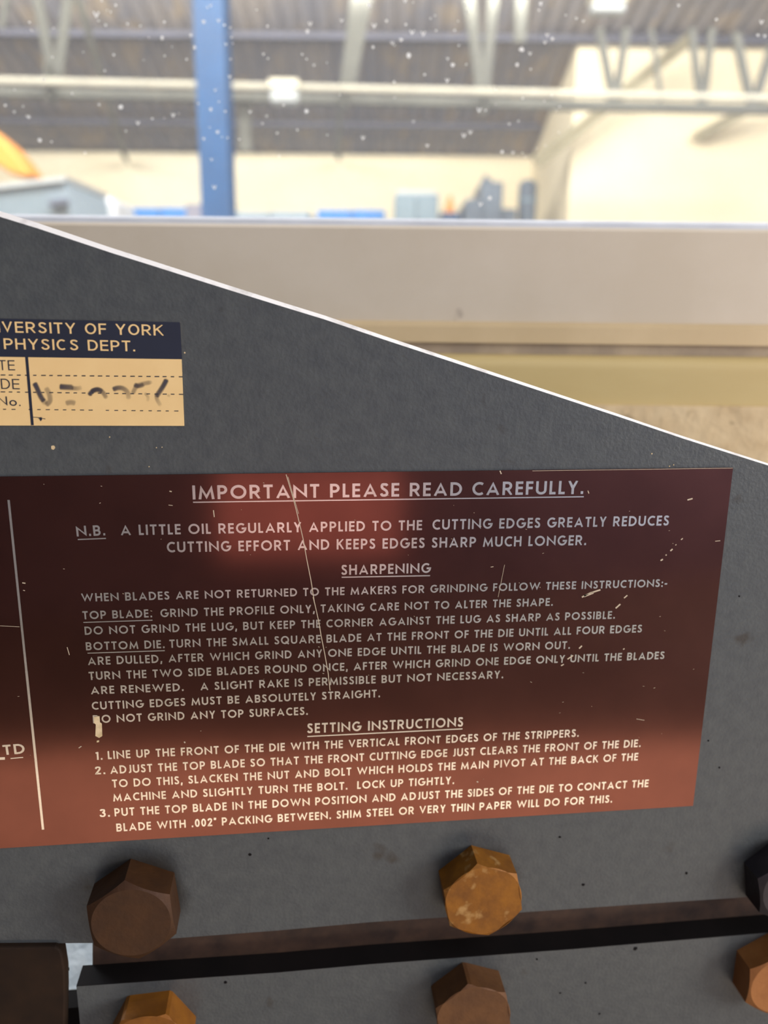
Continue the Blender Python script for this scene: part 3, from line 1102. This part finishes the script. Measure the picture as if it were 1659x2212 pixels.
# ---------------- instruction plate
YS = L - 0.0006
sx1 = on_y(1583, 1010, YS)
sb1 = on_y(1497, 1742, YS)
xr, zt, zb2 = (sx1.x + sb1.x) / 2, sx1.z, sb1.z
sb0 = on_y(0, 1832, YS)
xl = xr - 0.30
sg = MB().solid([Vector((x, YS, z)) for x, z in ((xl, zb2), (xr, zb2 + .0002), (xr + .0001, zt), (xl, zt - .0003))], Vector((0, 0.00055, 0)))
sign = sg.build('instruction_plate', M_COPPER, mc)
sign['label'] = 'copper-brown metal plate engraved with sharpening and setting instructions'


def sign_text(text, a, b, cap_px, name='text_line', t=.185, **k):
    p0, p1 = on_y(a[0], a[1], YS - 0.00005), on_y(b[0], b[1], YS - 0.00005)
    mid = ((a[0] + b[0]) / 2, (a[1] + b[1]) / 2)
    cap = (on_y(mid[0], mid[1] - cap_px, YS) - on_y(mid[0], mid[1], YS)).length
    m, r = text_mesh(text, p0, p1, cap, t=t, **k)
    o = m.build(name, M_LETTER, sign)
    return o


def px_line(name, pts, wpx, mat, parent, y, dashes=None):
    m = MB()
    for i in range(len(pts) - 1):
        a, b = on_y(*pts[i], y), on_y(*pts[i + 1], y)
        d = (b - a).normalized()
        s = Vector((-d.z, 0, d.x))
        w = wpx if not isinstance(wpx, list) else wpx[i]
        k = w * 0.5 * (b - a).length / max(1e-6, math.hypot(pts[i + 1][0] - pts[i][0], pts[i + 1][1] - pts[i][1]))
        m.poly([a - s * k, b - s * k, b + s * k, a + s * k])
    return m.build(name, mat, parent)


def underline(a, b, w=2.6):
    return px_line('underline', [a, b], w, M_LETTER, sign, YS - 0.00005)


sign_text('IMPORTANT PLEASE READ CAREFULLY.', (416.5, 1079), (1260, 1067), 29.5, 'heading', t=.185)
underline((417, 1085), (1261, 1073))
sign_text('N.B.', (166, 1159), (228, 1156.5), 22.5)
underline((168, 1165.5), (229, 1163))
sign_text('A LITTLE OIL REGULARLY APPLIED TO THE', (261, 1156.5), (911.5, 1145), 22)
sign_text('CUTTING EDGES GREATLY REDUCES', (934, 1144.5), (1444, 1135), 21.8)
sign_text('CUTTING EFFORT AND KEEPS EDGES SHARP MUCH LONGER.', (361, 1193.5), (1266, 1177.5), 22.3)
sign_text('SHARPENING', (737.5, 1242), (930, 1237.5), 21.5, 'heading', t=.185)
underline((738, 1247), (929, 1243.5))
sign_text('WHEN BLADES ARE NOT RETURNED TO THE MAKERS FOR GRINDING FOLLOW THESE INSTRUCTIONS:-', (176, 1300), (1440.5, 1267.5), 17.3)
sign_text('TOP BLADE.', (179, 1338), (329, 1333.5), 17.6)
underline((180, 1344.5), (329.5, 1339.7), 2.2)
sign_text('GRIND THE PROFILE ONLY, TAKING CARE NOT TO ALTER THE SHAPE.', (347, 1333.5), (1194, 1308.5), 17.4)
sign_text('DO NOT GRIND THE LUG, BUT KEEP THE CORNER AGAINST THE LUG AS SHARP AS POSSIBLE.', (183.5, 1371.5), (1328, 1336.5), 17.3)
sign_text('BOTTOM DIE.', (186, 1405), (356, 1400), 17.6)
underline((189, 1411), (356, 1405.5), 2.2)
sign_text('TURN THE SMALL SQUARE BLADE AT THE FRONT OF THE DIE UNTIL ALL FOUR EDGES', (366.5, 1399.5), (1386, 1366), 17.2)
sign_text('ARE DULLED, AFTER WHICH GRIND ANY ONE EDGE UNTIL THE BLADE IS WORN OUT.', (190, 1437), (1231, 1401.5), 17.2)
sign_text('TURN THE TWO SIDE BLADES ROUND ONCE, AFTER WHICH GRIND ONE EDGE ONLY UNTIL THE BLADES', (192.5, 1469), (1434.5, 1423.5), 17.0)
sign_text('ARE RENEWED.', (196.5, 1500), (397, 1492.5), 17.0)
sign_text('A SLIGHT RAKE IS PERMISSIBLE BUT NOT NECESSARY.', (433, 1491.5), (1087, 1465), 17.0)
sign_text('CUTTING EDGES MUST BE ABSOLUTELY STRAIGHT.', (199, 1533.5), (821, 1506), 17.0)
sign_text('DO NOT GRIND ANY TOP SURFACES.', (201.5, 1562.5), (665, 1544), 17.2)
sign_text('SETTING INSTRUCTIONS', (664, 1584), (1000, 1569.5), 20.8, 'heading', t=.185)
underline((664, 1591), (999, 1574.5))
sign_text('1.', (206.5, 1641.5), (222, 1641), 17.0)
sign_text('LINE UP THE FRONT OF THE DIE WITH THE VERTICAL FRONT EDGES OF THE STRIPPERS.', (233.5, 1640), (1250, 1591.5), 17.0)
sign_text('2.', (206, 1673), (228, 1672), 17.0)
sign_text('ADJUST THE TOP BLADE SO THAT THE FRONT CUTTING EDGE JUST CLEARS THE FRONT OF THE DIE.', (238.5, 1672), (1383.5, 1613.5), 17.0)
sign_text('TO DO THIS, SLACKEN THE NUT AND BOLT WHICH HOLDS THE MAIN PIVOT AT THE BACK OF THE', (243, 1701.5), (1377.5, 1642.5), 16.8)
sign_text('MACHINE AND SLIGHTLY TURN THE BOLT.  LOCK UP TIGHTLY.', (245, 1731.5), (981, 1693.5), 16.8)
sign_text('3.', (216, 1765), (238, 1764), 17.0)
sign_text('PUT THE TOP BLADE IN THE DOWN POSITION AND ADJUST THE SIDES OF THE DIE TO CONTACT THE', (248, 1763.5), (1400, 1700), 16.8)
sign_text('BLADE WITH .002" PACKING BETWEEN. SHIM STEEL OR VERY THIN PAPER WILL DO FOR THIS.', (252, 1796.5), (1322, 1733.5), 16.8)
sign_text('L', (-8, 1641.8), (11, 1641), 30)
sign_text('TD', (8, 1631), (54.5, 1627.5), 21.5)
underline((23, 1638.5), (50, 1636), 2.4)
px_line('divider_line', [(18.5, 1080), (57, 1450), (93, 1792)], 4.6, M_LETTER, sign, YS - 0.00005)
# scratches and scuffs
def scratch(pts, w, dust=None):
    sc = MB()
    for i in range(len(pts) - 1):
        a, b = on_y(*pts[i], YS - 0.00009), on_y(*pts[i + 1], YS - 0.00009)
        d = (b - a).normalized()
        s = Vector((-d.z, 0, d.x)) * (w * 0.5 * 0.000131)
        w2 = 1.0
        sc.poly([a - s, b - s * w2, b + s * w2, a + s])
    if dust is not None:
        dust.v, dust.f = dust.v + sc.v, dust.f + [tuple(k + len(dust.v) for k in f) for f in sc.f]
    else:
        sc.build('scratch', M_SCRATCH, sign)


scratch([(618, 1025), (625, 1048), (633, 1075), (640, 1102), (648, 1135), (655, 1165), (663, 1210), (672, 1255), (679, 1300), (688, 1340), (694, 1375), (702, 1415), (709, 1455), (713, 1492)], 1.7)
scratch([(622, 1030), (634, 1072), (645, 1110)], 1.0)
scratch([(676, 1290), (686, 1330)], 1.2)
for p, w in ((((1485, 1080), (1496, 1077)), 3.2), (((1471, 1166), (1475, 1163)), 2.5), (((1459, 1178), (1461, 1176)), 2.2), (((1448, 1190), (1453, 1186)), 3.5),
             (((1438, 1200), (1440, 1198)), 3), (((1427, 1211), (1432, 1208)), 3.5), (((1257, 1290), (1275, 1281), (1297, 1274)), 3.6), (((1262, 1288), (1282, 1280)), 5),
             (((1330, 1314), (1340, 1305)), 3.6), (((1348, 1292), (1355, 1286)), 3), (((1251, 1401), (1257, 1395)), 3.5), (((1346, 1403), (1349, 1401)), 3),
             (((1226, 1424), (1238, 1416)), 3), (((1212, 1438), (1218, 1435)), 3), (((1080, 1017), (1083, 1024)), 2.5), (((461, 1102), (463, 1117)), 2.0), (((366, 1061), (371, 1062)), 2.2),
             (((364, 1091), (373, 1092)), 1.2), (((48, 1259), (55, 1260)), 2.4), (((50, 1275), (54, 1276)), 1.6), (((0, 1352), (42, 1354)), 1.0), (((145, 1398), (150, 1415)), 1.6),
             (((1270, 1060), (1272, 1066)), 2), (((1545, 1169), (1556, 1168)), 1.4), (((1090, 1220), (1076, 1290)), .8), (((1030, 1688), (1033, 1690)), 3), (((398, 1602), (400, 1605)), 3),
             (((170, 1616), (176, 1612)), 2.2), (((1060, 1225), (1066, 1224)), 1.6), (((1375, 1553), (1392, 1556)), 1.2), (((1018, 1708), (1024, 1716)), 1.6)):
    scratch(list(p), w)
du = MB()
for i in range(60):
    x, y = random.uniform(0, 1500), random.uniform(1040, 1700)
    a = random.uniform(-.6, .6)
    l = random.uniform(1, 4)
    scratch([(x, y), (x + l * math.cos(a), y + l * math.sin(a))], random.uniform(.5, 1.1), du)
do = du.build('dust', M_SCRATCH, sign)
do['kind'] = 'stuff'
tp = MB()
tp.poly([on_y(x, y, YS - 0.00012) for x, y in ((203, 1549), (215, 1547), (216, 1560), (220, 1563), (221, 1590), (214, 1594), (206, 1590), (207, 1565), (203, 1562))])
tp.poly([on_y(x, y, YS - 0.00012) for x, y in ((209, 1600), (214, 1599), (214, 1603), (209, 1604))])
tp.build('paint_chip', M_CHIP, sign)
# bright top edge of the sheet
px_line('sheet_edge', [(1150, 1017.2), (1583, 1011.2)], 0.8, M_SCRATCH, sign, YS - 0.00003)

# ---------------- asset label
YL = L - 0.0003
lq = [(-90, 919), (398, 920), (389, 696), (-90, 686)]
la = MB().solid([on_y(x, y, YL) for x, y in lq], Vector((0, 0.00025, 0))).build('asset_label', M_LABEL, mc)
la['label'] = 'cream and navy department label with smudged ink stuck above the copper plate'


def lpoly(name, pts, mat, dy=0.00004):
    m = MB()
    m.poly([on_y(x, y, YL - dy) for x, y in pts])
    return m.build(name, mat, la)


lpoly('header_band', [(-90, 769.5), (393.5, 776), (389.2, 696), (-90, 686)], M_NAVY)


def label_text(text, a, b, cap_px, mat, t=.14, name='text_line'):
    p0, p1 = on_y(a[0], a[1], YL - 0.00008), on_y(b[0], b[1], YL - 0.00008)
    cap = (on_y((a[0] + b[0]) / 2, a[1] - cap_px, YL) - on_y((a[0] + b[0]) / 2, a[1], YL)).length
    m, r = text_mesh(text, p0, p1, cap, t=t, style='grot', track=.17, wspace=1.35)
    m.build(name, mat, la)


label_text('UNI', (-62, 717), (0.8, 718), 24, M_LABEL)
label_text('VERSITY OF YORK', (5, 718), (353.5, 725), 23.5, M_LABEL)
label_text('PHYSICS DEPT.', (9, 754), (292.5, 759), 23, M_LABEL)
label_text('TE', (-2, 799.5), (33, 800), 21.5, M_NAVY, t=.10)
label_text('DE', (3, 840), (43, 841), 22, M_NAVY, t=.10)
label_text('No.', (-3, 876), (45, 877), 20, M_NAVY, t=.11)
px_line('divider_line', [(57.5, 771), (70, 918.5)], 6, M_NAVY, la, YL - 0.00006)


def dashes(y0, y1, x0, x1, step, ln, w, skip=0.0):
    m = MB()
    x = x0
    while x < x1:
        f0 = x / 395.0
        yy = y0 + (y1 - y0) * f0
        l = ln * random.uniform(.8, 1.15)
        if random.random() >= skip:
            m.poly([on_y(a, b, YL - 0.00006) for a, b in ((x, yy + w / 2), (x + l, yy + w / 2), (x + l, yy - w / 2), (x, yy - w / 2))])
        x += step
    m.build('dashed_rule', M_NAVY, la)


dashes(810, 814, -86, 394, 17.5, 9.0, 2.2)
dashes(846.5, 852, -86, 394, 17.5, 8.5, 2.0)
dashes(884, 888, -86, 392, 18.5, 8, 1.8, .18)


def smudge(strokes):
    """soft-edged ink strokes: cover fades out across the stroke"""
    v, f, cov = [], [], []
    for pts, w, c0, c1 in strokes:
        pts = smooth_pts(pts, 6)
        n = len(pts)
        prof = [(-1, 0), (-.72, .55), (-.4, 1), (.4, 1), (.72, .55), (1, 0)]
        base = len(v)
        for i, (x, y) in enumerate(pts):
            a, b = pts[max(0, i - 1)], pts[min(n - 1, i + 1)]
            l = math.hypot(b[0] - a[0], b[1] - a[1]) or 1
            nx, ny = -(b[1] - a[1]) / l, (b[0] - a[0]) / l
            e = min(1, min(i, n - 1 - i) / 2.0)
            cc = (c0 + (c1 - c0) * i / (n - 1)) * e
            ww = w / 2 * (.55 + .45 * e)
            for s, k in prof:
                v.append(on_y(x + nx * s * ww, y + ny * s * ww, YL - 0.0001 - base * 1e-9))
                cov.append(k * cc)
        P = len(prof)
        for i in range(n - 1):
            for j in range(P - 1):
                q = base + i * P + j
                f.append((q, q + 1, q + P + 1, q + P))
    m = MB()
    m.v, m.f = v, f
    o = m.build('ink_smudge', M_INK, la)
    at = o.data.attributes.new('cover', 'FLOAT', 'POINT')
    for i, c in enumerate(cov):
        at.data[i].value = c
    return o


smudge([([(74, 826), (80, 838), (88, 856), (96, 868)], 13, .95, .75), ([(98, 836), (106, 850), (108, 866), (98, 876)], 14, .25, .45), ([(92, 862), (100, 874)], 14, .5, .1)])
smudge([([(128, 835), (140, 836), (160, 837)], 15, .9, .6), ([(154, 838), (166, 839), (178, 837)], 12, .5, .1), ([(141, 872), (153, 869), (164, 872)], 14, .35, .3)])
smudge([([(192, 855), (200, 845), (211, 841), (222, 847), (231, 862)], 12, .95, .3), ([(196, 846), (210, 842), (222, 846)], 13, .6, .5)])
smudge([([(243, 842), (254, 838), (266, 839), (276, 848), (278, 864)], 13, .8, .15)])
smudge([([(286, 852), (293, 838), (302, 831), (330, 825)], 12, .35, .35), ([(289, 830), (300, 834), (312, 830)], 12, .7, .4), ([(312, 848), (320, 858), (318, 868)], 8, .3, .05)])
smudge([([(361, 818), (354, 832), (345, 846), (337, 858)], 13, .95, .6), ([(338, 852), (340, 864), (348, 878)], 11, .45, .1), ([(362, 852), (368, 858)], 7, .25, .05)])
px_line('ink_speck', [(71, 901), (84, 902), (98, 905)], 1.2, M_NAVY, la, YL - 0.0001)
lpoly('ink_speck', [(83, 902), (90, 901), (91, 906), (88, 910), (85, 905)], M_NAVY, .0001)

# ---------------- flecks and marks on the paint
def fleck(px, py, r, name, mat):
    c = on_y(px, py, L - 0.00006)
    k = 0.000131
    m = MB()
    m.solid([c + Vector((math.cos(a) * r * k * random.uniform(.75, 1.15), 0, math.sin(a) * r * k * random.uniform(.75, 1.15))) for a in [i * math.pi / 4 for i in range(8)]],
            Vector((0, -0.00006, 0)))
    m.build(name, mat, mc)


for x, y, r in ((115, 967, 4.5), (237, 944, 1.6), (399, 762, 1.8), (322, 1008, 1.2), (1408, 980, 1.8), (1446, 1007, 1.6), (338, 967, 1.2), (350, 966, 1.2), (1455, 1004, 1.5)):
    fleck(x, y, r, 'paint_fleck', M_CHIP)
for x, y, r in ((1209, 1808, 3.5), (1260, 1911, 4.2), (1597, 1288, 2.5), (1554, 1658, 2.6), (1372, 2049, 6), (1483, 1886, 4), (540, 1846, 4), (1210, 2145, 3), (487, 2122, 4), (580, 1811, 2.5), (1530, 1600, 2.5),
                (1160, 2072, 3), (1265, 2123, 3), (1295, 2190, 3)):
    fleck(x, y, r, 'grime_spot', M_DARK)
